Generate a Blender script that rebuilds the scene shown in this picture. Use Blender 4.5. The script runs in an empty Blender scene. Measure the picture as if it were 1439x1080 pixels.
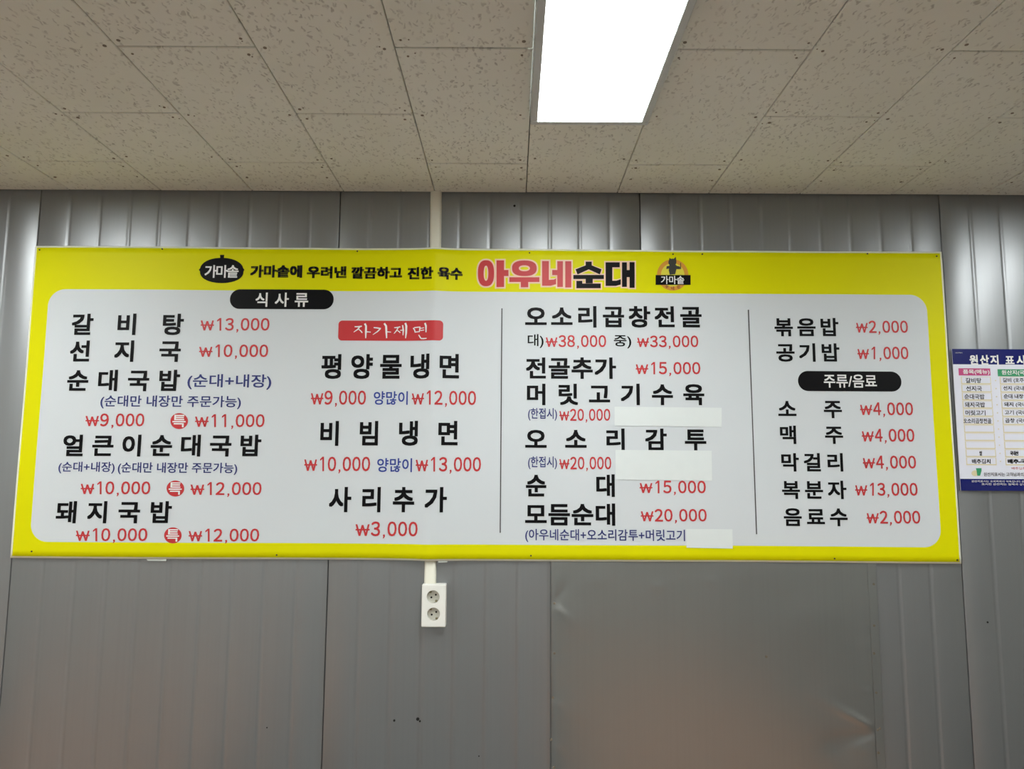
import bpy, bmesh, math, random
from mathutils import Vector, Matrix
random.seed(4)
S = bpy.context.scene
COL = S.collection

# ---------------------------------------------------------------- camera, world, exposure
F = 1020.0                                  # focal length in pixels of the 1439 px wide frame
DIST, EYE, CEIL = 2.305, 1.60, 2.494
PITCH = math.atan(115 / F); ROLL = 0.0056
r0 = Vector((1, 0, 0)); u0 = Vector((0, -math.sin(PITCH), math.cos(PITCH))); FW = Vector((0, math.cos(PITCH), math.sin(PITCH)))
RT = r0 * math.cos(ROLL) + u0 * math.sin(ROLL)
UP = u0 * math.cos(ROLL) - r0 * math.sin(ROLL)
CAM = Vector((0, -DIST, EYE))
cd = bpy.data.cameras.new('camera'); cam = bpy.data.objects.new('camera', cd); COL.objects.link(cam)
cd.sensor_fit = 'HORIZONTAL'; cd.sensor_width = 36; cd.lens = F / 1439 * 36; cd.clip_start = .02
cam.matrix_world = Matrix(((RT.x, UP.x, -FW.x, CAM.x), (RT.y, UP.y, -FW.y, CAM.y), (RT.z, UP.z, -FW.z, CAM.z), (0, 0, 0, 1)))
S.camera = cam
w = bpy.data.worlds.new('world'); S.world = w; w.use_nodes = True
w.node_tree.nodes['Background'].inputs[0].default_value = (.8, .85, .9, 1)
w.node_tree.nodes['Background'].inputs[1].default_value = .2
S.view_settings.view_transform = 'Standard'; S.view_settings.look = 'None'
S.view_settings.gamma = 1; S.view_settings.exposure = 0.0; S.view_settings.use_curve_mapping = False
S.cycles.use_denoising = True
S.cycles.max_bounces = 8
LIGHT_E = 22.0                              # emission of the ceiling light diffusers

def at(px, py, Y=0.0):
    """the point of the wall plane y=Y seen at a pixel of the photograph"""
    d = FW * F + RT * (px - 719.5) + UP * (540 - py)
    t = (Y - CAM.y) / d.y
    return CAM + d * t

# ---------------------------------------------------------------- materials
def srgb(r, g, b):
    f = lambda c: (c / 12.92 if c <= .04045 else ((c + .055) / 1.055) ** 2.4)
    return (f(r / 255), f(g / 255), f(b / 255), 1)
class NT:
    def __init__(s, name):
        s.m = bpy.data.materials.new(name); s.m.use_nodes = True; s.t = s.m.node_tree
        s.b = s.t.nodes['Principled BSDF']
    def n(s, kind, **kw):
        x = s.t.nodes.new('ShaderNode' + kind)
        for k, v in kw.items():
            if k.startswith('i_'):
                k = k[2:]; x.inputs[int(k) if k.isdigit() else k].default_value = v
            else: setattr(x, k, v)
        return x
    def l(s, a, b): s.t.links.new(a, b)
    def math(s, op, a, b=None, c=None):
        x = s.n('Math', operation=op)
        for i, v in enumerate((a, b, c)):
            if v is None: continue
            if isinstance(v, (int, float)): x.inputs[i].default_value = v
            else: s.l(v, x.inputs[i])
        return x.outputs[0]
    def mix(s, fac, a, b):
        x = s.n('Mix', data_type='RGBA')
        for i, v in ((0, fac), (6, a), (7, b)):
            if isinstance(v, (int, float, tuple)): x.inputs[i].default_value = v
            else: s.l(v, x.inputs[i])
        return x.outputs[2]
    def noise(s, scale, detail=2, coord=None, rough=.5):
        x = s.n('TexNoise', i_Scale=scale, i_Detail=detail, i_Roughness=rough)
        s.l(coord if coord is not None else s.obj(), x.inputs['Vector'])
        return x.outputs['Fac']
    def obj(s):
        if not hasattr(s, '_o'): s._o = s.n('NewGeometry').outputs['Position']
        return s._o
    def smap(s, scale, loc=(0, 0, 0)):
        x = s.n('Mapping'); x.inputs['Scale'].default_value = scale; x.inputs['Location'].default_value = loc
        s.l(s.obj(), x.inputs[0]); return x.outputs[0]
    def bump(s, h, strength, dist):
        x = s.n('Bump', i_Strength=strength, i_Distance=dist); s.l(h, x.inputs['Height']); s.l(x.outputs[0], s.b.inputs['Normal'])
    def ramp(s, v, a, b):
        x = s.n('MapRange'); s.l(v, x.inputs[0]); x.inputs[1].default_value = a; x.inputs[2].default_value = b; x.clamp = True
        return x.outputs[0]
def plain(name, col, rough=.5, metal=0, spec=.5, var=.04):
    t = NT(name); c2 = tuple(min(1, x * (1 - var)) for x in col[:3]) + (1,)
    t.l(t.mix(t.noise(30, 3), col, c2), t.b.inputs['Base Color'])
    t.b.inputs['Roughness'].default_value = rough; t.b.inputs['Metallic'].default_value = metal
    t.b.inputs['Specular IOR Level'].default_value = spec
    return t.m

def mat_wall(name, col, rough):
    t = NT(name)
    n1 = t.noise(1.0, 3, t.smap((1.2, 1, .5))); streak = t.noise(1.0, 4, t.smap((90, 1, 1.2)))
    fine = t.noise(1.0, 3, t.smap((14, 1, 10)))
    c = t.mix(t.ramp(n1, .3, .7), col, tuple(x * .92 for x in col[:3]) + (1,))
    c = t.mix(t.math('MULTIPLY', t.ramp(streak, .45, .75), .25), c, tuple(x * .85 for x in col[:3]) + (1,))
    t.l(c, t.b.inputs['Base Color'])
    t.b.inputs['Metallic'].default_value = .74
    r = t.math('ADD', t.math('MULTIPLY', fine, .06), rough - .03); t.l(r, t.b.inputs['Roughness'])
    h = t.math('ADD', t.math('MULTIPLY', t.noise(1.0, 2, t.smap((3.0, 1, 1.6))), 1.0), t.math('MULTIPLY', streak, .01))
    t.bump(h, .5, .003)
    return t.m
def mat_tile():
    t = NT('ceiling_texture')
    base = srgb(234, 236, 229)
    # short worm-like pits: three rotated sets of stretched cells, each kept at random
    cov = None
    for k, (sc, rot, thr, rad) in enumerate((((112, 38, 1), .2, .83, .26), ((120, 44, 1), -.3, .84, .26), ((95, 80, 1), .7, .80, .24), ((64, 36, 1), -.1, .90, .20))):
        mp = t.n('Mapping'); mp.inputs['Scale'].default_value = sc; mp.inputs['Rotation'].default_value = (0, 0, rot)
        dn = t.n('TexNoise', i_Scale=60.0, i_Detail=1.0); t.l(t.obj(), dn.inputs['Vector'])
        va = t.n('VectorMath', operation='MULTIPLY_ADD'); t.l(dn.outputs['Color'], va.inputs[0])
        va.inputs[1].default_value = (.022, .022, 0); t.l(t.obj(), va.inputs[2])
        t.l(va.outputs[0], mp.inputs[0])
        v = t.n('TexVoronoi', voronoi_dimensions='2D', i_Scale=1.0); t.l(mp.outputs[0], v.inputs['Vector'])
        sep = t.n('SeparateColor'); t.l(v.outputs['Color'], sep.inputs[0])
        keep = t.math('GREATER_THAN', sep.outputs[0], thr)
        dot = t.ramp(v.outputs['Distance'], rad + .1, rad - .1)
        m = t.math('MULTIPLY', keep, dot)
        m = t.math('MULTIPLY', m, t.math('MULTIPLY_ADD', sep.outputs[1], .7, .3))
        cov = m if cov is None else t.math('MAXIMUM', cov, m)
    clump = t.ramp(t.noise(7, 2), .25, .6)
    cov = t.math('MULTIPLY', cov, t.math('MULTIPLY_ADD', clump, .6, .4))
    mott = t.mix(t.ramp(t.noise(3, 3), .3, .7), base, srgb(229, 231, 222))
    c = t.mix(t.math('MULTIPLY', cov, .44), mott, srgb(100, 92, 84))
    t.l(c, t.b.inputs['Base Color']); t.b.inputs['Roughness'].default_value = .9; t.b.inputs['Specular IOR Level'].default_value = .15
    t.bump(t.math('SUBTRACT', t.math('MULTIPLY', t.noise(260, 2), .12), cov), .35, .0015)
    return t.m
YEL = srgb(220, 218, 0)
def mat_banner():
    t = NT('banner_print')
    uv = t.n('UVMap'); uv.uv_map = 'UVMap'
    sp = t.n('SeparateXYZ'); t.l(uv.outputs[0], sp.inputs[0]); U, V = sp.outputs[0], sp.outputs[1]
    def rrect(x0, x1, y0, y1, rad, asp):      # 1 inside a rounded rectangle (v scaled to metres)
        cx, cy, hx, hy = (x0 + x1) / 2 * asp[0], (y0 + y1) / 2 * asp[1], (x1 - x0) / 2 * asp[0], (y1 - y0) / 2 * asp[1]
        dx = t.math('SUBTRACT', t.math('ABSOLUTE', t.math('SUBTRACT', t.math('MULTIPLY', U, asp[0]), cx)), hx - rad)
        dy = t.math('SUBTRACT', t.math('ABSOLUTE', t.math('SUBTRACT', t.math('MULTIPLY', V, asp[1]), cy)), hy - rad)
        mx, my = t.math('MAXIMUM', dx, 0), t.math('MAXIMUM', dy, 0)
        d = t.math('SQRT', t.math('ADD', t.math('MULTIPLY', mx, mx), t.math('MULTIPLY', my, my)))
        return t.math('LESS_THAN', d, rad)
    asp = (3.0, 1.0)
    field = rrect(.0018, .9982, .0055, .9945, .001, asp)
    panel = rrect(.0190, .9800, .0500, .8560, .055, asp)
    white = srgb(208, 214, 218)
    c = t.mix(field, srgb(240, 240, 215), YEL); c = t.mix(panel, c, white)
    t.l(c, t.b.inputs['Base Color']); t.b.inputs['Roughness'].default_value = .46; t.b.inputs['Specular IOR Level'].default_value = .10
    h = t.math('ADD', t.noise(1, 2, t.smap((2.2, 1, 3.6))), t.math('MULTIPLY', t.noise(1, 3, t.smap((9, 1, 14))), .08))
    t.bump(h, .5, .006)
    return t.m
def mat_wood(name, a, b):
    t = NT(name); n = t.noise(1, 5, t.smap((2, 30, 30)))
    t.l(t.mix(n, a, b), t.b.inputs['Base Color']); t.b.inputs['Roughness'].default_value = .35
    return t.m
def mat_floor():
    t = NT('floor_vinyl'); t.l(t.mix(t.noise(4, 4), srgb(112, 112, 110), srgb(100, 100, 98)), t.b.inputs['Base Color'])
    t.b.inputs['Roughness'].default_value = .4; return t.m
def mat_emit():
    t = NT('light_diffuser'); t.b.inputs['Base Color'].default_value = (.9, .9, .9, 1)
    t.b.inputs['Emission Color'].default_value = (.96, 1.0, .99, 1); t.b.inputs['Emission Strength'].default_value = LIGHT_E
    return t.m

M = dict(
    wall=mat_wall('grey_coated_steel', srgb(146, 148, 150), .40),
    sheet=mat_wall('patch_steel', srgb(147, 149, 148), .29),
    backing=plain('dark_backing', srgb(40, 38, 34), .9),
    tile=mat_tile(), banner=mat_banner(), floor=mat_floor(),
    paint=plain('room_paint', srgb(226, 224, 216), .8),
    screw=plain('dark_screw', srgb(132, 122, 108), .6, .3),
    nail=plain('nail_head', srgb(70, 68, 60), .5, .6),
    steel=plain('screw_steel', srgb(120, 120, 118), .35, .8),
    frame=plain('fixture_frame', srgb(192, 198, 198), .4), emit=mat_emit(),
    pvc=plain('ivory_pvc', srgb(226, 224, 208), .45), white=plain('socket_white', srgb(242, 242, 236), .3),
    socket=plain('socket_recess', srgb(205, 203, 192), .4), hole=plain('black_hole', srgb(16, 15, 14), .8),
    brass=plain('contact_metal', srgb(150, 140, 110), .35, .8),
    k=plain('black_print', srgb(7, 7, 10), .5, spec=.12), r=plain('red_print', srgb(194, 52, 56), .45, spec=.3),
    n=plain('navy_print', srgb(48, 56, 118), .45, spec=.3), b=plain('blue_print', srgb(46, 66, 150), .45, spec=.3),
    w=plain('white_print', srgb(232, 232, 232), .45, spec=.3), line=plain('grey_line', srgb(70, 70, 72), .5),
    pk=plain('pale_pink_outline', srgb(240, 205, 180), .45, spec=.3), o=plain('orange_print', srgb(214, 150, 40), .45),
    cream=plain('emblem_cream', srgb(222, 214, 60), .45), fig=plain('emblem_charcoal', srgb(44, 46, 40), .45), mar=plain('maroon_print', srgb(120, 40, 30), .45),
    sticker=plain('cover_sticker_vinyl', srgb(222, 229, 229), .35), tape=plain('clear_tape', srgb(200, 206, 200), .3),
    pblue=plain('poster_navy', srgb(10, 20, 100), .25), pwhite=plain('poster_white', srgb(226, 228, 240), .3),
    pink=plain('poster_magenta', srgb(190, 60, 120), .4), green=plain('poster_green', srgb(50, 148, 100), .4),
    tan=plain('poster_tan', srgb(222, 210, 170), .4), ink=plain('handwriting_ink', srgb(52, 50, 54), .5),
    wood=mat_wood('brown_wood', srgb(192, 140, 102), srgb(170, 118, 82)), dark=plain('dark_leg', srgb(40, 36, 34), .5),
)

# ---------------------------------------------------------------- helpers
def link(name, me, m, parent=None, **props):
    o = bpy.data.objects.new(name, me); COL.objects.link(o)
    for x in (m if isinstance(m, (list, tuple)) else [m]):
        if x is not None: me.materials.append(x)
    if parent is not None: o.parent = parent
    for k, v in props.items(): o[k] = v
    return o
def raw(name, vs, fs, m, parent=None, smooth=False, **props):
    me = bpy.data.meshes.new(name); me.from_pydata([tuple(v) for v in vs], [], fs); me.update()
    if smooth:
        for p in me.polygons: p.use_smooth = True
    return link(name, me, m, parent, **props)
def obj(name, bm, m, parent=None, smooth=False, **props):
    bmesh.ops.recalc_face_normals(bm, faces=bm.faces)
    me = bpy.data.meshes.new(name); bm.to_mesh(me); bm.free()
    if smooth:
        for p in me.polygons: p.use_smooth = True
    return link(name, me, m, parent, **props)
def box(bm, x0, x1, y0, y1, z0, z1, bev=0, seg=2):
    r = bmesh.ops.create_cube(bm, size=1)
    for v in r['verts']:
        v.co = Vector(((x0 + x1) / 2 + v.co.x * (x1 - x0), (y0 + y1) / 2 + v.co.y * (y1 - y0), (z0 + z1) / 2 + v.co.z * (z1 - z0)))
    if bev:
        es = list({e for v in r['verts'] for e in v.link_edges})
        bmesh.ops.bevel(bm, geom=es, offset=bev, segments=seg, affect='EDGES', profile=.5)
    return bm
def empty(name, loc, **props):
    o = bpy.data.objects.new(name, None); COL.objects.link(o); o.location = loc; o.empty_display_size = .05
    for k, v in props.items(): o[k] = v
    return o
def cyl(bm, c, r, depth, n=16, axis='Y', r2=None):
    """capped cylinder from c along the axis by depth"""
    rings = []
    for k, (off, rr) in enumerate(((0, r), (depth, r if r2 is None else r2))):
        ring = []
        for i in range(n):
            a = 2 * math.pi * i / n; p, q = math.cos(a) * rr, math.sin(a) * rr
            v = {'Y': (p, off, q), 'Z': (p, q, off), 'X': (off, p, q)}[axis]
            ring.append(bm.verts.new(Vector(c) + Vector(v)))
        rings.append(ring)
    for i in range(n): bm.faces.new((rings[0][i], rings[0][(i + 1) % n], rings[1][(i + 1) % n], rings[1][i]))
    bm.faces.new(rings[0]); bm.faces.new(rings[1][::-1])
    return bm

# ---------------------------------------------------------------- room shell
RX, RY = 4.3, -8.0
PITCHX = (at(1352, 800).x - at(461, 800).x) / 2; SEAM0 = at(461, 800).x
# joints of the steel wall panels and their spacing
bm = bmesh.new(); box(bm, -RX, RX, .012, .10, 0, CEIL + .15)
wall = obj('wall_back', bm, M['backing'], kind='structure')
def panel_profile(x0, x1):
    pts = [(x0, .010), (x0 + .0006, .0012), (x0 + .0025, 0)]
    for k in range(1, 10):
        c = x0 + (x1 - x0) * k / 10; hw = .010
        for i in range(9):
            s = -1 + i / 4
            pts.append((c + s * hw, .0017 * (.5 + .5 * math.cos(math.pi * s))))
    pts += [(x1 - .0025, 0), (x1 - .0006, .0012), (x1, .010)]
    return pts
prof = panel_profile(0, PITCHX - .0015)
vs, fs = [], []
for x, y in prof:
    for z in (0, CEIL + .02): vs.append((x, y, z))
for i in range(len(prof) - 1): a = i * 2; fs.append((a, a + 2, a + 3, a + 1))
pme = bpy.data.meshes.new('wall_panel'); pme.from_pydata(vs, [], fs); pme.update(); pme.materials.append(M['wall'])
for p in pme.polygons: p.use_smooth = True
for k in range(-4, 5):
    X = SEAM0 + k * PITCHX
    if X + 1 < -RX or X > RX - .2: continue
    o = bpy.data.objects.new('wall_panel', pme); COL.objects.link(o); o.parent = wall; o.location = (X + .00075, 0, 0)
# small holes and marks in the panels
hb = bmesh.new()
for px, py, r in ((554, 1012, .0035), (587, 1010, .005), (590, 1013, .003), (673, 1062, .002), (1388, 874, .003), (375, 1022, .002), (723, 289, .004)):
    cyl(hb, at(px, py, -.0008), r, .0016, 10)
obj('screw_hole', hb, M['hole'], wall, kind='stuff')
for nm, b in (('wall_left', (-RX - .1, -RX, RY, 0)), ('wall_right', (RX, RX + .1, RY, 0)), ('wall_front', (-RX, RX, RY - .1, RY))):
    bm = bmesh.new(); box(bm, *b, 0, CEIL + .15); obj(nm, bm, M['paint'], kind='structure')
bm = bmesh.new(); box(bm, -RX, RX, RY, .1, -.1, 0); obj('floor', bm, M['floor'], kind='structure')

# ceiling: dark batten layer, 300 x 600 tiles as pieces, plain boards further back
bm = bmesh.new(); box(bm, -RX, RX, RY, .012, CEIL + .012, CEIL + .06)
ceil = obj('ceiling', bm, M['backing'], kind='structure')
LX = at(739.3, 272).x; TW = .3
def tile_mesh(wd, ln):
    bm = bmesh.new(); g = .0012; z0 = CEIL
    box(bm, g, wd - g, -ln + .0026, -.0026, z0, z0 + .012)
    es = [e for e in bm.edges if all(abs(v.co.z - z0) < 1e-6 for v in e.verts)]
    bmesh.ops.bevel(bm, geom=es, offset=.0018, segments=1, affect='EDGES')
    me = bpy.data.meshes.new('ceiling_tile'); bm.to_mesh(me); bm.free(); me.materials.append(M['tile']); return me
TM = {}
lights_at = [(k * 1.8 + LX, y) for k in (-2, -1, 0, 1) for y in (.533, 3.533, 6.233)]
jj = range(-10, 11); DEEP = 3.545
scr = bmesh.new()
for j in jj:
    X = LX + j * TW; ph = .533 if j % 2 == 0 else .231
    ys = [.003, ph]
    while ys[-1] + .6 <= 3.2: ys.append(ys[-1] + .6)
    for a, b in zip(ys, ys[1:]):
        if any(abs(X - lx) < .05 and a >= ly - .02 and b <= ly + 1.22 for lx, ly in lights_at): continue
        key = round(b - a, 3)
        if key not in TM: TM[key] = tile_mesh(TW, b - a)
        o = bpy.data.objects.new('ceiling_tile', TM[key]); COL.objects.link(o); o.parent = ceil
        o.location = (X, -a, random.uniform(-.0006, .0006))
        for cx, cy in ((.020, .028), (TW - .020, .028), (.022, b - a - .026), (TW - .022, b - a - .026), (.022, (b - a) / 2), (TW - .022, (b - a) / 2)):
            if cy < .03 and a < .01: continue
            cyl(scr, (X + cx + random.uniform(-.004, .004), -a - cy + random.uniform(-.006, .006), CEIL - .0012), random.choice((.0028, .0036, .0042)), .0012, 8, 'Z')
            if random.random() < .45: cyl(scr, (X + cx + random.uniform(-.02, .02), -a - cy + random.uniform(-.012, .012), CEIL - .0010), .0018, .001, 6, 'Z')
    yend = ys[-1]
    bm = bmesh.new(); box(bm, X, X + TW, RY, -yend - .002, CEIL, CEIL + .012); obj('ceiling_board', bm, M['tile'], ceil)
for x0, x1 in ((-RX, LX - 10 * TW), (LX + 11 * TW, RX)):
    bm = bmesh.new(); box(bm, x0, x1 - .001, RY, 0, CEIL, CEIL + .012); obj('ceiling_board', bm, M['tile'], ceil)
obj('tile_screw', scr, M['screw'], ceil, kind='stuff')

# ceiling lights
def make_light():
    t = empty('ceiling_light', (0, 0, CEIL - .026), category='ceiling light', label='lit white rectangular light panel with slim grey rim on the tiled ceiling')
    W_, L_, rim, h = .3, 1.2, .019, .026
    bm = bmesh.new()
    box(bm, 0, W_, -rim, 0, 0, h, .002, 1); box(bm, 0, W_, -L_, -L_ + rim, 0, h, .002, 1)
    box(bm, 0, rim, -L_ + rim, -rim, 0, h, .002, 1); box(bm, W_ - rim, W_, -L_ + rim, -rim, 0, h, .002, 1)
    obj('frame', bm, M['frame'], t)
    bm = bmesh.new(); box(bm, rim - .001, W_ - rim + .001, -L_ + rim - .001, -rim + .001, .0015, .006)
    obj('diffuser', bm, M['emit'], t)
    return t
l0 = make_light(); first = True
for lx, ly in lights_at:
    if abs(lx - LX) < .01 and ly < 1: l0.location = (lx, -ly, CEIL - .026); continue
    c = l0.copy(); COL.objects.link(c); c.location = (lx, -ly, CEIL - .026)
    c['label'] = 'white ceiling light panel beyond the edges of the photo'; c['group'] = 'ceiling lights outside the view'
    for ch in list(l0.children):
        d = ch.copy(); COL.objects.link(d); d.parent = c

# ---------------------------------------------------------------- the banner
CREST = at(607, 560).x
def bulge(x, z):
    """how far the banner stands off the wall: hugging the conduit, loose elsewhere"""
    d = abs(x - (CREST + (z - 1.85) * .003))
    tent = .0150 * math.exp(-max(0, d - .010) / .055) if d > .010 else .0150 + .0012 * (1 - (d / .010) ** 2)
    wav = .0009 * math.sin(x * 9 + z * 3) + .0007 * math.sin(x * 17 - z * 11 + 1)
    return .0088 + tent + wav
TL, TR, BR, BL = at(52, 346.5), at(1321, 355), at(1349, 791), at(17, 783)
def bpt(u, v, off=0.0):
    p = (BL * (1 - u) + BR * u) * (1 - v) + (TL * (1 - u) + TR * u) * v
    p.z += .0012 * math.sin(u * 14) * (v * 2 - 1) * .6
    return Vector((p.x, -bulge(p.x, p.z) - off, p.z))
NU, NV = 300, 40
bm = bmesh.new(); uvl = bm.loops.layers.uv.new('UVMap')
us = sorted([i / NU for i in range(NU + 1)])
grid = [[bm.verts.new(bpt(u, j / NV)) for u in us] for j in range(NV + 1)]
for j in range(NV):
    for i in range(len(us) - 1):
        f = bm.faces.new((grid[j][i], grid[j][i + 1], grid[j + 1][i + 1], grid[j + 1][i])); f.smooth = True
        for lp, (a, b) in zip(f.loops, ((i, j), (i + 1, j), (i + 1, j + 1), (i, j + 1))): lp[uvl].uv = (us[a], b / NV)
me = bpy.data.meshes.new('menu_banner'); bm.to_mesh(me); bm.free()
banner = link('menu_banner', me, M['banner'], label='wide yellow and white Korean menu banner on the grey steel wall', category='banner')
sm = banner.modifiers.new('thick', 'SOLIDIFY'); sm.thickness = .0006; sm.offset = -1

_cache = {}
def glyphs(body, off=0.0, res=3):
    """vertices and faces of a line of type at size 1"""
    k = (body, off, res)
    if k in _cache: return _cache[k]
    c = bpy.data.curves.new('t', 'FONT'); c.body = body; c.size = 1; c.offset = off; c.resolution_u = res; c.fill_mode = 'FRONT'
    o = bpy.data.objects.new('t', c); COL.objects.link(o)
    dg = bpy.context.evaluated_depsgraph_get(); dg.update()
    me = bpy.data.meshes.new_from_object(o.evaluated_get(dg))
    vs = [(v.co.x, v.co.y) for v in me.vertices]; fs = [tuple(p.vertices) for p in me.polygons]
    bpy.data.objects.remove(o); bpy.data.curves.remove(c); bpy.data.meshes.remove(me)
    _cache[k] = (vs, fs); return vs, fs
def surf(name, tris, m, parent, lift, flat=None, **props):
    """tris = list of (verts[(X,Z)], faces); laid on the banner surface (or on a flat plane) lift in front"""
    bm = bmesh.new()
    for tr in tris:
        vs, fs = tr[0], tr[1]; q = len(vs) // (tr[2] if len(tr) > 2 else 1)
        bv = [bm.verts.new((x, -.00004 * (i // q), z)) for i, (x, z) in enumerate(vs)]
        for f in fs:
            try: bm.faces.new([bv[i] for i in f])
            except ValueError: pass
    if flat is None:
        xs = [v.co.x for v in bm.verts]
        if xs:
            a, b = min(xs), max(xs)
            cuts = [CREST + s for s in (-.14, -.11, -.085, -.065, -.05, -.038, -.028, -.02, -.014, -.010, -.005, 0, .005, .010, .014, .02, .028, .038, .05, .065, .085, .11, .14)]
            if b - a > .3: cuts = sorted(set(cuts + [a + .04 * i for i in range(int((b - a) / .04))]))
            for c in cuts:
                if a < c < b:
                    bmesh.ops.bisect_plane(bm, geom=bm.verts[:] + bm.edges[:] + bm.faces[:], plane_co=(c, 0, 0), plane_no=(1, 0, 0), dist=1e-6)
    for v in bm.verts: v.co.y += (-bulge(v.co.x, v.co.z) - lift) if flat is None else flat - lift
    for f in bm.faces:
        f.normal_update()
        if f.normal.y > 0: f.normal_flip()
    me = bpy.data.meshes.new(name); bm.to_mesh(me); bm.free()
    return link(name, me, m, parent, **props)
def X_(px, py): return at(px, py).x
def Z_(px, py): return at(px, py).z
LIFT = .0010
BOLD = 1.1
def bold(vs, fs, d):
    """heavier type: four copies of the outline shifted by d, each a hair in front of the last"""
    if d <= 0: return vs, fs
    n = len(vs); V, Fc = [], []
    for k, (sx, sy) in enumerate(((-1, -1), (1, -1), (-1, 1), (1, 1))):
        V += [(v[0] + sx * d, v[1] + sy * d) for v in vs]; Fc += [tuple(i + k * n for i in f) for f in fs]
    return V, Fc
def fit_tris(body, x0, y0, x1, y1, off=0.0, res=3):
    vs, fs = glyphs(body, 0, res); vs, fs = bold(vs, fs, off * BOLD); xs = [v[0] for v in vs]; ys = [v[1] for v in vs]
    a, b, c, d = min(xs), max(xs), min(ys), max(ys)
    xc, yc = (x0 + x1) / 2, (y0 + y1) / 2
    X0, X1, Z0, Z1 = X_(x0, yc), X_(x1, yc), Z_(xc, y1), Z_(xc, y0)
    return ([(X0 + (x - a) / (b - a) * (X1 - X0), Z0 + (y - c) / (d - c) * (Z1 - Z0)) for x, y in vs], fs, 4 if off > 0 else 1)
def fit(name, body, x0, y0, x1, y1, m, parent=None, off=0.0, lift=LIFT, flat=None, res=3, **p):
    return surf(name, [fit_tris(body, x0, y0, x1, y1, off, res)], M[m], parent if parent is not None else banner, lift, flat, **p)
def row_tris(body, c0, c1, cy, h, off, wx=1.08, cy1=None):
    n = len(body); out = []; cy1 = cy if cy1 is None else cy1
    for i, ch in enumerate(body):
        s = i / (n - 1) if n > 1 else 0
        cx = c0 + (c1 - c0) * s; yy = cy + (cy1 - cy) * s
        vs, fs = glyphs(ch, 0); vs, fs = bold(vs, fs, off * BOLD); k = (Z_(cx, yy - h / 2) - Z_(cx, yy + h / 2)) / (.884 + off); P = at(cx, yy)
        out.append(([(P.x + (x - .46) * k * wx, P.z + (y - .385) * k) for x, y in vs], fs, 4 if off > 0 else 1))
    return out
def dish(body, c0, c1, cy, h=28.5, off=.024, wx=1.08):
    return surf('dish_name', row_tris(body, c0, c1, cy, h, off, wx), M['k'], banner, LIFT, label='black lettering')
def won_tris(x0, y0, x1, y1):
    # the won sign: a W of four slanted strokes crossed by one bar
    q = lambda u, v: (x0 + (x1 - x0) * u, y0 + (y1 - y0) * v)
    out = []; t = .135
    for a, b, c, d in ((.05, 0, .27, 1), (.27, 1, .5, .06), (.5, .06, .73, 1), (.73, 1, .95, 0)):
        out.append(poly([q(a - t / 2, b), q(a + t / 2, b), q(c + t / 2, d), q(c - t / 2, d)]))
    out.append(poly([q(-.02, .40), q(1.02, .40), q(1.02, .53), q(-.02, .53)]))
    return out
def price(body, x0, y0, x1, y1):
    adv = lambda c: .56 if c == ',' else 1.0
    u = (x1 - x0) / (1.36 + sum(adv(c) for c in body[1:])); h = y1 - y0; hd = h * .86; yb = y0 + hd
    tr = won_tris(x0, y0 + hd * .19, x0 + 1.28 * u, yb - hd * .02); x = x0 + 1.36 * u
    for c in body[1:]:
        if c == ',': tr.append(poly([(x + .20 * u, yb - hd * .12), (x + .38 * u, yb - hd * .12), (x + .38 * u, yb + hd * .02), (x + .26 * u, yb + hd * .15), (x + .17 * u, yb + hd * .15), (x + .25 * u, yb), (x + .20 * u, yb)]))
        elif c == '1':
            st = .175 * u
            tr.append(poly([(x + .50 * u, y0), (x + .50 * u + st, y0), (x + .50 * u + st, yb), (x + .50 * u, yb)]))
            tr.append(poly([(x + .26 * u, y0 + hd * .17), (x + .50 * u, y0), (x + .56 * u, y0), (x + .56 * u, y0 + hd * .13), (x + .26 * u, y0 + hd * .29)]))
        else: tr.append(fit_tris(chr(0xFF10 + int(c)), x + .07 * u, y0, x + .93 * u, yb, .014))
        x += adv(c) * u
    return surf('price', tr, M['r'], banner, LIFT, label='red price lettering')
def note(body, x0, y0, x1, y1, m='n'): return fit('note', body, x0, y0, x1, y1, m, off=.012, label='navy lettering' if m == 'n' else 'blue lettering' if m == 'b' else 'black lettering')
def rr_tris(x0, y0, x1, y1, r, n=8):
    """rounded rectangle from pixel corners"""
    X0, X1, Z0, Z1 = X_(x0, (y0 + y1) / 2), X_(x1, (y0 + y1) / 2), Z_((x0 + x1) / 2, y1), Z_((x0 + x1) / 2, y0)
    R = r / 442.0; R = min(R, (Z1 - Z0) / 2 * .999); pts = []
    for cx, cz, a0 in ((X1 - R, Z1 - R, 0), (X0 + R, Z1 - R, 90), (X0 + R, Z0 + R, 180), (X1 - R, Z0 + R, 270)):
        for i in range(n + 1):
            a = math.radians(a0 + 90 * i / n); pts.append((cx + R * math.cos(a), cz + R * math.sin(a)))
    return (pts, [tuple(range(len(pts)))])
def poly(pts): return ([(X_(x, y), Z_(x, y)) for x, y in pts], [tuple(range(len(pts)))])
def ring(cx, cy, rx, ry, ix, iy, n=36, a0=0, a1=360, pw=2.0, ipw=2.0):
    P = []
    f = lambda a, X, Y, p: (cx + X * math.copysign(abs(math.cos(a)) ** (2 / p), math.cos(a)), cy - Y * math.copysign(abs(math.sin(a)) ** (2 / p), math.sin(a)))
    for i in range(n + 1):
        a = math.radians(a0 + (a1 - a0) * i / n); P.append(f(a, rx, ry, pw)); P.append(f(a, ix, iy, ipw))
    return ([(X_(*p), Z_(*p)) for p in P], [(2 * i, 2 * i + 2, 2 * i + 3, 2 * i + 1) for i in range(n)])
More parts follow.
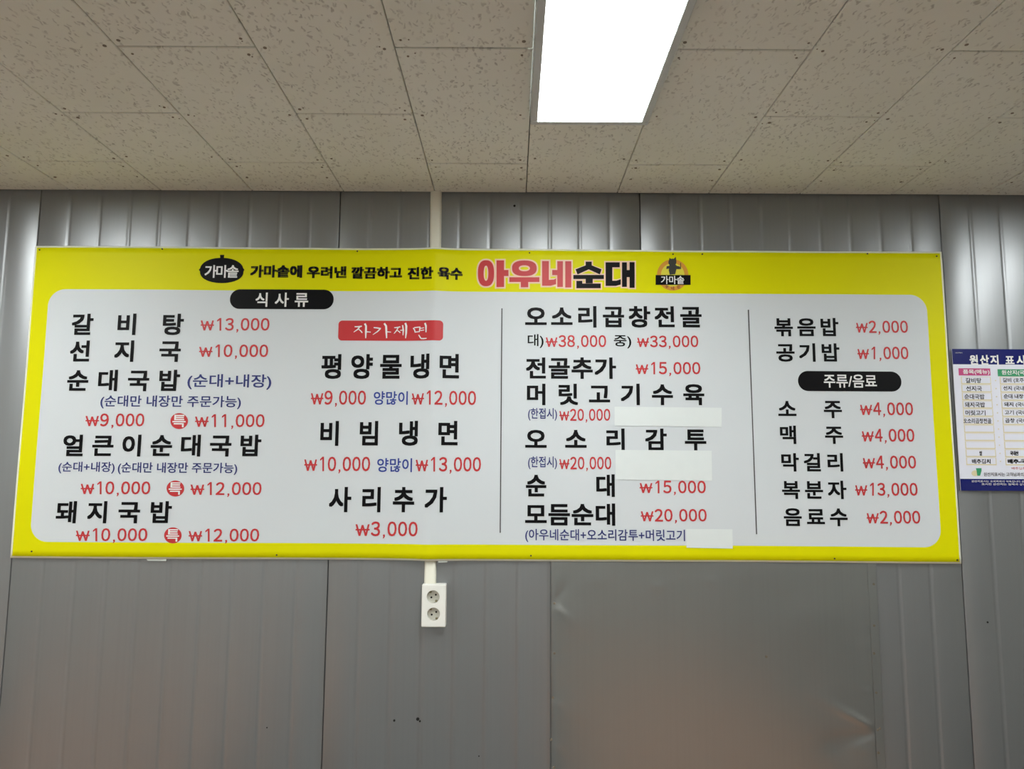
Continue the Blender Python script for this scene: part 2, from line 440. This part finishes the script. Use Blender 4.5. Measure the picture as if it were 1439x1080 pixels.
def disc(cx, cy, rx, ry=None, n=36, pw=2.0):
    ry = ry or rx
    return poly([(cx + rx * math.copysign(abs(math.cos(a)) ** (2 / pw), math.cos(a)), cy - ry * math.copysign(abs(math.sin(a)) ** (2 / pw), math.sin(a))) for a in (2 * math.pi * i / n for i in range(n))])

# title, drawn letter by letter in its heavy display face
def TT(u, v): return (660 + u / 4.232, 345 + v / 4.232)
def R(x0, y0, x1, y1, g=0): return poly([TT(x0 - g, y0 - g), TT(x1 + g, y0 - g), TT(x1 + g, y1 + g), TT(x0 - g, y1 + g)])
def P(pts): return poly([TT(*p) for p in pts])
def tring(x0, y0, x1, y1, a0, b0, a1, b1, g=0, fill=False):
    cx, cy = TT((x0 + x1) / 2, (y0 + y1) / 2); rx, ry = (x1 - x0) / 2 + g, (y1 - y0) / 2 + g; ix, iy = (a1 - a0) / 2 - g, (b1 - b0) / 2 - g
    k = 4.232
    if ix <= 1 or iy <= 1: return disc(cx, cy, rx / k, ry / k, pw=2.5)
    return ring(cx, cy, rx / k, ry / k, ix / k, iy / k, pw=2.5, ipw=2.2)
def title_red(g):
    return [tring(50, 92, 146, 246, 88, 124, 116, 214, g), R(160, 93, 205, 251, g), R(205, 150, 231, 186, g),
            tring(252, 94, 398, 186, 290, 122, 356, 157, g), R(236, 193, 414, 221, g), R(304, 221, 348, 252, g),
            R(430, 97, 470, 243, g), P([(430 - g, 212 - g), (500 + g, 206 - g), (513 + g, 200 - g), (513 + g, 234 + g), (480, 243 + g), (430 - g, 243 + g)]), R(490, 150, 520, 180, g),
            R(520, 98, 553, 250, g), R(567, 98, 603, 253, g)]
def title_black(g):
    return [P([(688 - g, 100 - g), (724 + g, 100 - g), (724 + g, 122), (782 + g, 146 - g * .5), (772 + g, 176 + g), (706, 142 + g + 4), (640 - g, 176 + g), (628 - g, 146 - g * .5), (688 - g, 122)]),
            R(615, 179, 796, 203, g), R(688, 203, 730, 229, g),
            R(633, 214, 668, 256, g), R(633, 230, 777, 258, g),
            R(806, 104, 890, 134, g), R(806, 104, 846, 243, g), P([(806 - g, 213 - g), (870, 213 - g), (896 + g, 204 - g), (896 + g, 236 + g), (866, 244 + g), (806 - g, 244 + g)]),
            R(903, 104, 932, 250, g), R(932, 150, 948, 192, g), R(948, 103, 978, 255, g)]
title = surf('title_outline', title_red(9) + title_black(8), M['pk'], banner, .0006, label='pale outline of the title')
surf('title_lettering', title_red(0), M['r'], title, .0013, label='heavy red lettering')
surf('title_lettering', title_black(0), M['k'], title, .0013, label='heavy black lettering')

# slogan
for wd, x0, x1, y0, y1 in (('가마솥에', 353, 426, 373.5, 391), ('우려낸', 432.5, 488, 375, 392), ('깔끔하고', 494.5, 566, 376, 393), ('진한', 573.5, 610, 377, 394), ('육수', 616, 650.5, 377.5, 394.5)):
    fit('slogan_lettering', wd, x0, y0, x1, y1, 'k', off=.040, label='heavy black lettering')

# cauldron emblem
def pot():
    pts = []
    for i in range(40):
        a = 2 * math.pi * i / 40; x, y = math.cos(a), math.sin(a)
        pts.append((313 + 30.5 * x, 381.5 - (18.5 if y > 0 else 17) * (abs(y) ** (.85 if y > 0 else .8)) * math.copysign(1, y)))
    return [poly(pts), poly([(281, 380), (286, 374), (290, 374), (290, 387), (286, 386)]), poly([(345, 380), (340, 374), (336, 374), (336, 387), (340, 386)]), poly([(310.5, 359), (316.5, 359), (316, 366), (311, 366)])]
em = surf('cauldron_emblem', pot(), M['k'], banner, .0008, label='black iron cauldron emblem')
surf('lettering', row_tris('가마솥', 297.5, 328.5, 382, 17, .018, 1.0), M['w'], em, .0014, label='white lettering')

# round restaurant emblem
em = surf('round_emblem', [ring(944.5, 387, 22, 22, 16.5, 16.5)], M['o'], banner, .0007, label='small round emblem with orange ring')
surf('inner_disc', [disc(944.5, 387, 16.5)], M['cream'], em, .0007)
surf('figure', [disc(944, 369.5, 5.6, 5.2), poly([(938.5, 370), (940, 363), (943, 365.5)]), poly([(945.5, 365), (948.8, 361.5), (949.8, 369)]),
    poly([(940, 373), (949.5, 373), (950, 378), (948, 386), (940.5, 387), (939, 381)]), poly([(949, 374), (955, 375.5), (955, 379), (949, 379)]), poly([(936, 375), (941, 374), (941, 378), (935.5, 379)]), poly([(955, 370), (956, 370), (956.3, 379), (955.2, 379)])], M['fig'], em, .0013, label='dark standing figure silhouette')
bar = surf('name_bar', [poly([(920.5, 387.3), (969.5, 387.3), (969.5, 401), (920.5, 401)])], M['k'], em, .0016, label='black bar')
surf('lettering', [fit_tris('가마솥', 928, 388.5, 960.5, 400, .015)], M['w'], bar, .0021, label='white lettering')
arc = []
for i, ch in enumerate('아우네순대'):
    a = math.radians(-90 + (i - 2) * 26); cx, cy = 944.5 + 18.5 * math.cos(a), 387 - 18.5 * math.sin(a)
    v_, f_ = glyphs(ch, .02, 2); Pc = at(cx, cy); k = 5.6 / 442; ca, sa = math.cos(a + math.pi / 2), math.sin(a + math.pi / 2)
    arc.append(([(Pc.x + ((x - .46) * ca - (y - .385) * sa) * k, Pc.z + ((x - .46) * sa + (y - .385) * ca) * k) for x, y in v_], f_))
surf('arc_lettering', arc, M['mar'], em, .0013, label='tiny dark red lettering')

# section badges
bd = surf('section_badge', [rr_tris(324.5, 407.5, 470, 435, 14)], M['k'], banner, .0008, label='black pill-shaped badge')
surf('lettering', row_tris('식사류', 369.8, 425, 421.7, 19, .016, 1.02), M['w'], bd, .0015, label='white lettering')
bd = surf('section_badge', [rr_tris(1119.5, 522, 1264.5, 550, 14)], M['k'], banner, .0008, label='black pill-shaped badge')
surf('lettering', [fit_tris('주류/음료', 1155.6, 526.5, 1229.8, 545, .014)], M['w'], bd, .0015, label='white lettering')
bd = surf('section_badge', [rr_tris(476.5, 451.5, 623.5, 479.5, 5.5)], M['r'], banner, .0008, label='red badge with rounded corners')
# brush-written letters: calligraphic strokes as tapered quads
def BT(u, v): return (470 + u / 8.465, 440 + v / 8.465)
def stroke(pts):
    """(u, v, width) points of a brush stroke"""
    out = []
    L, Rr = [], []
    for i, (u, v, wd) in enumerate(pts):
        a = pts[max(0, i - 1)]; b = pts[min(len(pts) - 1, i + 1)]; dx, dy = b[0] - a[0], b[1] - a[1]; ln = math.hypot(dx, dy) or 1
        nx, ny = -dy / ln * wd / 2, dx / ln * wd / 2
        L.append(BT(u + nx, v + ny)); Rr.append(BT(u - nx, v - ny))
    vs = [(X_(*p), Z_(*p)) for p in L + Rr]; n = len(L)
    return (vs, [(i, i + 1, n + i + 1, n + i) for i in range(n - 1)])
brush = [
  [(250, 168, 10), (295, 168, 15), (335, 162, 14)], [(310, 170, 14), (285, 200, 14), (238, 232, 6)], [(295, 195, 8), (320, 215, 14), (340, 240, 12)], [(370, 130, 22), (385, 160, 22), (383, 230, 22), (380, 303, 12)], [(390, 228, 12), (440, 232, 10)],
  [(475, 178, 12), (515, 182, 15), (560, 190, 16)], [(556, 190, 14), (520, 225, 14), (465, 262, 6)], [(600, 128, 22), (622, 160, 24), (625, 230, 22), (628, 303, 14)], [(630, 228, 12), (680, 232, 10)],
  [(718, 180, 10), (750, 178, 14), (790, 170, 12)], [(765, 180, 12), (745, 215, 13), (715, 250, 6)], [(752, 210, 8), (775, 225, 12), (790, 240, 11)], [(790, 212, 10), (822, 208, 12)], [(818, 150, 16), (826, 210, 17), (822, 270, 9)], [(850, 125, 22), (862, 160, 24), (860, 240, 22), (853, 305, 10)],
  [(945, 185, 14), (962, 210, 14), (968, 240, 10)], [(955, 182, 12), (995, 178, 12), (1030, 176, 12)], [(1026, 176, 14), (1022, 210, 14), (1016, 235, 10)], [(968, 234, 12), (1018, 230, 10)], [(1030, 192, 9), (1075, 186, 10)], [(1030, 218, 9), (1075, 212, 10)], [(1085, 130, 20), (1098, 165, 22), (1098, 240, 12)], [(1010, 268, 12), (1030, 300, 14), (1040, 312, 12)], [(1036, 312, 13), (1070, 314, 14), (1105, 312, 10)]]
surf('brush_lettering', [stroke(s) for s in brush], M['w'], bd, .0015, label='white brush-written lettering')

# circled marks before the larger prices
for cx, cy in ((254, 591.7), (248.5, 686), (245, 751.5)):
    bd = surf('size_badge', [disc(cx, cy, 12.3, 11.2)], M['r'], banner, .0008, label='red round badge')
    surf('lettering', row_tris('특', cx, cx, cy - .5, 17, .014, 1.15), M['w'], bd, .0015, label='white lettering')

# menu text
dish('갈비탕', 118, 244.5, 456); price('₩13,000', 284, 447.5, 381, 468)
dish('선지국', 115.5, 241, 493.5); price('₩10,000', 282, 484.5, 379, 505)
dish('순대국밥', 112, 239.5, 534.5); note('(순대+내장)', 265.5, 526, 382.5, 547.5)
note('(순대만 내장만 주문가능)', 143.5, 556, 340, 574.5)
price('₩9,000', 123, 581, 206, 602); price('₩11,000', 276.5, 582, 374, 603)
dish('얼큰이순대국밥', 105.7, 353, 625.5, 29)
note('(순대+내장)', 84.5, 648.5, 163.5, 665); note('(순대만 내장만 주문가능)', 168, 649.5, 335, 666.5)
price('₩10,000', 116, 676, 214.5, 697); price('₩12,000', 270, 677, 370, 698)
dish('돼지국밥', 96.5, 227.7, 718.7, 29.5)
price('₩10,000', 109.5, 741.5, 210, 762.5); price('₩12,000', 267.5, 742, 366.5, 763)
dish('평양물냉면', 468, 632.4, 515, 33, .024, .95)
price('₩9,000', 438.5, 549, 516, 572); note('양많이', 526, 550, 574, 569, 'b'); price('₩12,000', 580, 549.5, 670, 572.5)
dish('비빔냉면', 464.6, 630.5, 608.4, 33, .024, .95)
price('₩10,000', 429, 641.5, 522, 665); note('양많이', 531, 643.5, 580, 663, 'b'); price('₩13,000', 585.6, 642, 677, 665.5)
dish('사리추가', 478.8, 612.8, 701, 33.5, .024, .95); price('₩3,000', 501, 732, 589, 756)
dish('오소리곱창전골', 753, 970, 445.5, 28.5)
note('대)', 741.5, 470, 763.7, 489.5, 'k'); price('₩38,000', 767, 471.5, 852, 491)
note('중)', 862, 471.5, 886.5, 490, 'k'); price('₩33,000', 895, 472, 981, 491)
dish('전골추가', 753.7, 849.6, 517.3); price('₩15,000', 893, 509, 984, 529)
dish('머릿고기수육', 754, 974, 554)
note('(한접시)', 742, 573.5, 782.5, 591); price('₩20,000', 786, 574.5, 857.6, 594)
dish('오소리감투', 753, 976.5, 617, 29)
note('(한접시)', 742, 641, 782.5, 659); price('₩20,000', 786, 641.5, 859, 662)
dish('순대', 753.3, 850.6, 681.5, 30, .026, 1.0); price('₩15,000', 898.4, 675, 991.5, 695.5)
dish('모듬순대', 753, 850.6, 722, 29.5, .026, 1.08); price('₩20,000', 900, 714.5, 992.7, 735)
note('(아우네순대+오소리감투+머릿고기', 738, 743, 961.5, 761.5)
dish('볶음밥', 1099.6, 1163, 460, 24.5, .022); price('₩2,000', 1201.4, 451, 1274.5, 471)
dish('공기밥', 1102, 1164.5, 495.5, 24.5, .022); price('₩1,000', 1203.4, 487.5, 1275, 508)
for nm, a, b, cy, pr, x0, x1, y0 in (('소주', 1104.5, 1168.4, 574.5, '₩4,000', 1206.8, 1281.6, 565.5), ('맥주', 1106, 1170, 610.5, '₩4,000', 1209, 1283.6, 602.5),
        ('막걸리', 1108, 1172, 649, '₩4,000', 1210.5, 1286, 640), ('복분자', 1110, 1174, 687.5, '₩13,000', 1199.7, 1288, 678), ('음료수', 1112.4, 1176.4, 725.5, '₩2,000', 1216, 1291.5, 717)):
    dish(nm, a, b, cy, 24.5, .022); price(pr, x0, y0, x1, y0 + 21)
for a, b in (((705.4, 434), (703, 748)), ((1050.3, 436), (1062, 750))):
    surf('divider_line', [poly([(a[0] - .8, a[1]), (a[0] + .8, a[1]), (b[0] + .8, b[1]), (b[0] - .8, b[1])])], M['line'], banner, LIFT)
# stickers that blank out old entries
def sticker(q):
    lo = surf('cover_sticker', [poly(q)], M['sticker'], banner, .0016, label='blank whitish sticker covering old text')
    m_ = lo.modifiers.new('thick', 'SOLIDIFY'); m_.thickness = .0006
sticker([(863, 571.5), (1013, 573), (1013, 600), (863, 598)])
sticker([(864, 632), (999, 633), (999.5, 675), (864.5, 673.5)])
sticker([(963, 742.5), (1028, 743), (1028.5, 770), (963.5, 768.5)])
# nails and scraps of tape
for px, py in ((230, 351), (503, 354), (744, 356.5), (986, 358), (1217, 357.5), (1314, 361), (58, 352), (47, 774), (746, 780), (1171, 784), (1343, 786), (390, 779), (945, 358)):
    q = at(px, py); bm = bmesh.new(); cyl(bm, (q.x, -bulge(q.x, q.z) - .0022, q.z), .0022, .0020, 10, r2=.0026); obj('nail', bm, M['nail'], banner)
for q in ([(205, 781), (237, 782), (235, 787.5), (209, 787)], [(616, 785), (630, 785), (629, 789), (617, 789)]):
    surf('tape_scrap', [poly(q)], M['tape'], banner, -.001, label='scrap of pale tape under the lower edge')

# ---------------------------------------------------------------- conduit and socket
def conduit():
    a, b = at(613.2, 268), at(604.7, 822)
    w_, d_ = .0185, .0165; n = 12; vs, fs = [], []
    steps = 12
    for s in range(steps + 1):
        p = a.lerp(b, s / steps)
        z = min(p.z, CEIL)
        for i in range(n + 1):
            t = math.pi * i / n
            vs.append((p.x - w_ * math.copysign(abs(math.cos(t)) ** .6, math.cos(t)), -d_ * abs(math.sin(t)) ** .6 + .0003, z))
    for s in range(steps):
        for i in range(n):
            q = s * (n + 1) + i; fs.append((q, q + 1, q + n + 2, q + n + 1))
    fs.append(tuple(range(n + 1))); fs.append(tuple(steps * (n + 1) + i for i in range(n + 1))[::-1])
    o = raw('cable_conduit', vs, fs, M['pvc'], label='ivory cable duct running down the wall behind the banner to the socket', category='cable duct')
    for p in o.data.polygons: p.use_smooth = len(p.vertices) == 4
conduit()
a, b = at(592.3, 851), at(626.5, 851); zt, zb = Z_(609, 821), Z_(609, 880); D_ = .034
a, b = at(592.3, 851, -D_), at(626.5, 851, -D_); zt, zb = at(609, 821, -D_).z, at(609, 881, -D_).z
sock = empty('wall_socket', ((a.x + b.x) / 2, 0, (zt + zb) / 2), category='socket', label='white double wall socket box below the banner')
hx, hz = (b.x - a.x) / 2, (zt - zb) / 2
bm = bmesh.new(); box(bm, -hx, hx, -D_, 0, -hz, hz, .003, 2)
body = obj('socket_box', bm, M['white'], sock)
SZ = ((-.002, .0268), (.0, -.0245))
cb = bmesh.new()
for cx, cz in SZ: cyl(cb, (cx, -D_ - .01, cz), .0195, .026, 32)
cut = obj('cut', cb, None)
md = body.modifiers.new('b', 'BOOLEAN'); md.object = cut; md.operation = 'DIFFERENCE'
cut.parent = sock
dg = bpy.context.evaluated_depsgraph_get(); dg.update()
nm = bpy.data.meshes.new_from_object(body.evaluated_get(dg)); body.modifiers.clear(); body.data = nm
bpy.data.objects.remove(cut)
for cx, cz in SZ:
    bm = bmesh.new(); cyl(bm, (cx, -D_ + .0135, cz), .0192, .003, 28)
    rec = obj('socket_recess', bm, M['socket'], sock, label='round recessed outlet')
    bm = bmesh.new()
    for s in (-1, 1): cyl(bm, (cx + s * .0068, -D_ + .0130, cz + s * .004), .0030, .001, 12)
    obj('pin_hole', bm, M['hole'], rec)
    bm = bmesh.new()
    for s in (-1, 1): box(bm, cx - s * .009 - .003, cx - s * .009 + .003, -D_ + .002, -D_ + .013, cz + s * .0135 - .0022, cz + s * .0135 + .0022)
    obj('earth_contact', bm, M['brass'], rec)

# ---------------------------------------------------------------- steel sheet screwed over the panels, below the banner
sx0, sx1 = at(773.5, 930).x, at(1227, 930).x; sz1, sz0 = at(1000, 783).z, .12
scL = [(779, 847), (779, 917), (777, 979), (774.5, 1038), (778.5, 1077)]
scR = [(1226.5, 820), (1227, 878), (1227, 917), (1230, 972), (1232, 1024), (1233, 1056)]
dents = []
for px, py in scL: q = at(px, py); dents.append((q.x, q.z, .018, .020, -.0014))
for px, py in scR: q = at(px - 2, py); dents.append((q.x, q.z, .020, .024, -.0014))
for px, py, a_, b_, h_ in ((1185, 1050, .05, .05, -.0025), (840, 815, .03, .02, .0008), (925, 823, .025, .014, .0012), (1000, 815, .02, .012, .0012),
        (1150, 860, .06, .07, .0018), (1100, 840, .10, .04, -.0010), (800, 870, .05, .05, .0012), (800, 1000, .06, .08, .0012), (1130, 940, .04, .06, -.0012), (1219, 878, .010, .010, .0018), (1221, 893, .010, .008, -.0015), (950, 950, .15, .2, .0015)):
    q = at(px, py); dents.append((q.x, q.z, a_, b_, h_))
folds = []
for a_, b_, w_, h_ in (((1227, 1022), (1160, 985), .012, .0035), ((1227, 1030), (1150, 1045), .022, -.0030), ((1229, 972), (1205, 966), .007, .0015), ((1232, 1056), (1205, 1052), .007, .0015), ((1226, 917), (1208, 900), .008, .0012),
        ((779, 850), (806, 876), .012, .0016), ((779, 845), (800, 815), .014, -.0012), ((777, 982), (795, 1000), .010, .0014), ((775, 1042), (792, 1060), .010, .0014), ((779, 917), (795, 905), .010, .0010)):
    p, q = at(*a_), at(*b_); folds.append((p.x, p.z, q.x - p.x, q.z - p.z, w_, h_ * 1.5))
NX, NZ = 110, 150; vs, fs = [], []
for j in range(NZ + 1):
    z = sz0 + (sz1 - sz0) * j / NZ
    for i in range(NX + 1):
        x = sx0 + (sx1 - sx0) * i / NX
        if i == 1: x = sx0 + .0045
        h = .0042
        for fx, fz, ux, uz, fw, fh in folds:                    # creases running out from the screws
            L2 = ux * ux + uz * uz; tt = ((x - fx) * ux + (z - fz) * uz) / L2
            if -.05 < tt < 1.6:
                dd = ((x - fx) * uz - (z - fz) * ux) / math.sqrt(L2); g = fw * (.35 + max(0, tt))
                h += fh * math.exp(-(dd / g) ** 2) * max(0, min(1, (tt + .05) * 4)) * math.exp(-(max(0, tt) / .8) ** 2)
        for dx, dz, a_, b_, hh in dents:
            e = ((x - dx) / a_) ** 2 + ((z - dz) / b_) ** 2
            if e < 9: h += hh * math.exp(-e) * (1 if hh > 0 else .9)
        for k in range(-2, 14):                                # the ribs behind show through a little
            c = SEAM0 + .1 * PITCHX * k; h -= .00025 * math.exp(-((x - c) / .006) ** 2)
        if i == 0: h = .0006                                   # the hemmed left edge turns in to the wall
        vs.append((x, -max(h, .0008) - .0004, z))
for j in range(NZ):
    for i in range(NX): q = j * (NX + 1) + i; fs.append((q, q + 1, q + NX + 2, q + NX + 1))
sheet = raw('sheet_metal_patch', vs, fs, M['sheet'], smooth=True, label='dented flat steel sheet screwed over the wall below the banner', category='metal sheet')
m_ = sheet.modifiers.new('thick', 'SOLIDIFY'); m_.thickness = .0007; m_.offset = 1
bm = bmesh.new(); box(bm, sx1 - .006, sx1 + .020, -.0062, -.0048, sz0, sz1, .0005, 1)
obj('edge_strip', bm, M['sheet'], sheet)
for px, py in scL + scR + [(1076, 921.5), (1235, 1022)]:
    q = at(px, py); bm = bmesh.new(); cyl(bm, (q.x, -.0072, q.z), .0034, .0040, 10, r2=.0044); cyl(bm, (q.x, -.0076, q.z), .0012, .0006, 6)
    obj('screw', bm, M['screw'], sheet)

# ---------------------------------------------------------------- notice at the right edge
pz1, pz0 = Z_(1380, 491), Z_(1380, 689); px0 = X_(1341, 590); PW = .66; PY = -.0110
bm = bmesh.new(); box(bm, px0, px0 + PW, PY, PY + .003, pz0, pz1, .0008, 1)
bm2 = bm
poster = obj('origin_notice', bm, M['pwhite'], label='white notice with navy bands and handwritten rows at the right edge', category='notice')
def PX(px, py): return X_(px, py)
def prect(name, x0, x1, z0, z1, m, lift, parent=poster, **p):
    return surf(name, [([(x0, z0), (x1, z0), (x1, z1), (x0, z1)], [(0, 1, 2, 3)])], M[m], parent, lift, PY, **p)
hd = prect('header_band', px0, px0 + PW, Z_(1380, 512.5), pz1, 'pblue', .0004, label='navy band')
ft = prect('footer_band', px0, px0 + PW, pz0, Z_(1380, 672.5), 'pblue', .0004, label='navy band')
surf('lettering', row_tris('원산지', 1365.5, 1394.5, 506, 13, .03, .98) + row_tris('표시판', 1415.5, 1447, 506.5, 13, .03, .98), M['w'], hd, .0009, PY, label='white lettering')
fit('small_lettering', '원산지표시', 1339.5, 495.5, 1349, 497, 'w', hd, flat=PY, lift=.0009, res=1)
fit('small_lettering', '원산지표시는 소비자와의 약속입니다 원산지 표시는 정확하게', 1362, 674.5, 1475, 677.5, 'w', ft, flat=PY, lift=.0009, res=1)
fit('small_lettering', '표시된 원산지는 실제와 같습니다 원산지 표시', 1376, 678.5, 1475, 681.5, 'w', ft, flat=PY, lift=.0009, res=1)
c1a, c1b, c2a = X_(1351, 590), X_(1393, 590), X_(1405.5, 590); c2b = px0 + PW - .02
h1 = prect('column_header', c1a - .006, c1b + .0, Z_(1370, 528), Z_(1370, 518), 'pink', .0004, label='magenta header bar')
h2 = prect('column_header', c2a - .005, c2b, Z_(1370, 529), Z_(1370, 519), 'green', .0004, label='green header bar')
fit('lettering', '품목(메뉴)', 1350, 519.5, 1387, 527, 'w', h1, off=.02, flat=PY, lift=.0009, res=2)
fit('lettering', '원산지(국가)', 1404, 520.5, 1446, 528, 'w', h2, off=.02, flat=PY, lift=.0009, res=2)
rows = [('갈비탕', '갈비 (호주산)'), ('선지국', '선지 (국내산)'), ('순대국밥', '순대 내장 (국'), ('돼지국밥', '돼지 (국내산'), ('머릿고기', '고기 (국내산'), ('오소리곱창전골', '곱창 (국내산'), ('', ''), ('', ''), ('', ''), ('쌀', '국내산'), ('배추김치', '배추-국내산')]
for i, (ta, tb) in enumerate(rows):
    yc = 535 + i * 11.3; z0, z1 = Z_(1370, yc + 5.3), Z_(1370, yc - 5.3); sh = (yc - 590) * .06
    for (xa, xb) in ((c1a, c1b), (c2a, c2b)):
        fr = prect('table_row', xa, xb, z0, z1, 'tan', .0003)
        prect('row_field', xa + .0025, xb - .0025, z0 + .0035, z1 - .0012, 'pwhite', .0006, fr)
    hh = 3.6 if i < 9 else 3.3
    if ta:
        wd = {2: 22, 3: 24, 4: 29, 7: 39, 1: 6}[len(ta)] if len(ta) in (1, 2, 4, 7) else 22
        if len(ta) == 4: wd = 28
        xc = 1368 + sh + (3 if i >= 9 else 2 if len(ta) == 7 else 0)
        fit('handwriting', ta, xc - wd / 2 - (0 if i < 9 else -2), yc - hh, xc + wd / 2, yc + hh, 'ink' if i < 9 else 'k', off=.02, parent=poster, flat=PY, lift=.0010, res=1, label='dark ink writing')
        x0 = 1407 + sh
        fit('handwriting', tb, x0 + (6 if i == 9 else 2), yc - hh, x0 + (18 if i == 9 else 44 if i == 10 else 40), yc + hh, 'ink' if i < 9 else 'k', off=.02 if i < 9 else .05, parent=poster, flat=PY, lift=.0010, res=1, label='dark ink writing')
    surf('separator_dot', [disc(1399 + sh * 1.0, yc, .9)], M['tan'], poster, .0005, PY)
fit('small_lettering', '원산지표시는 고객님과의 소중한 약속입니다', 1379, 663.5, 1478, 669, 'ink', poster, off=.01, flat=PY, lift=.0008, res=1)
fit('small_lettering', '배추김치의 원산지', 1418, 656, 1460, 659.5, 'r', poster, flat=PY, lift=.0008, res=1)
surf('small_picture', [disc(1367, 664.5, 5, 4)], M['tan'], poster, .0006, PY)
surf('small_picture', [poly([(1368, 657.5), (1376, 657.5), (1376, 661), (1374, 668), (1370, 668), (1369, 661)])], M['green'], poster, .0008, PY)

# ---------------------------------------------------------------- unseen wooden platforms, added to give the steel its soft brown reflection
for x0, x1, lb in ((-2.75, -1.25, 'unseen low wooden platform added for the brown reflection at the left'), (.30, 1.42, 'unseen low wooden platform added for the brown reflection in the middle')):
    t = empty('reflection_platform', ((x0 + x1) / 2, -1.6, 0), category='platform', label=lb)
    hx = (x1 - x0) / 2; n = 8
    for k in range(n):
        a, b = -hx + 2 * hx * k / n, -hx + 2 * hx * (k + 1) / n
        bm = bmesh.new(); box(bm, a + .002, b - .002, -1.45, 1.45, .32, .35, .003, 1); obj('plank', bm, M['wood'], t)
    bm = bmesh.new(); box(bm, -hx + .02, hx - .02, -1.43, 1.43, .05, .32); obj('frame', bm, M['wood'], t)
    for sx in (-1, 1):
        for sy in (-1, 1):
            bm = bmesh.new(); box(bm, sx * (hx - .07) - .04, sx * (hx - .07) + .04, sy * 1.36 - .04, sy * 1.36 + .04, 0, .05, .003); obj('leg', bm, M['dark'], t)
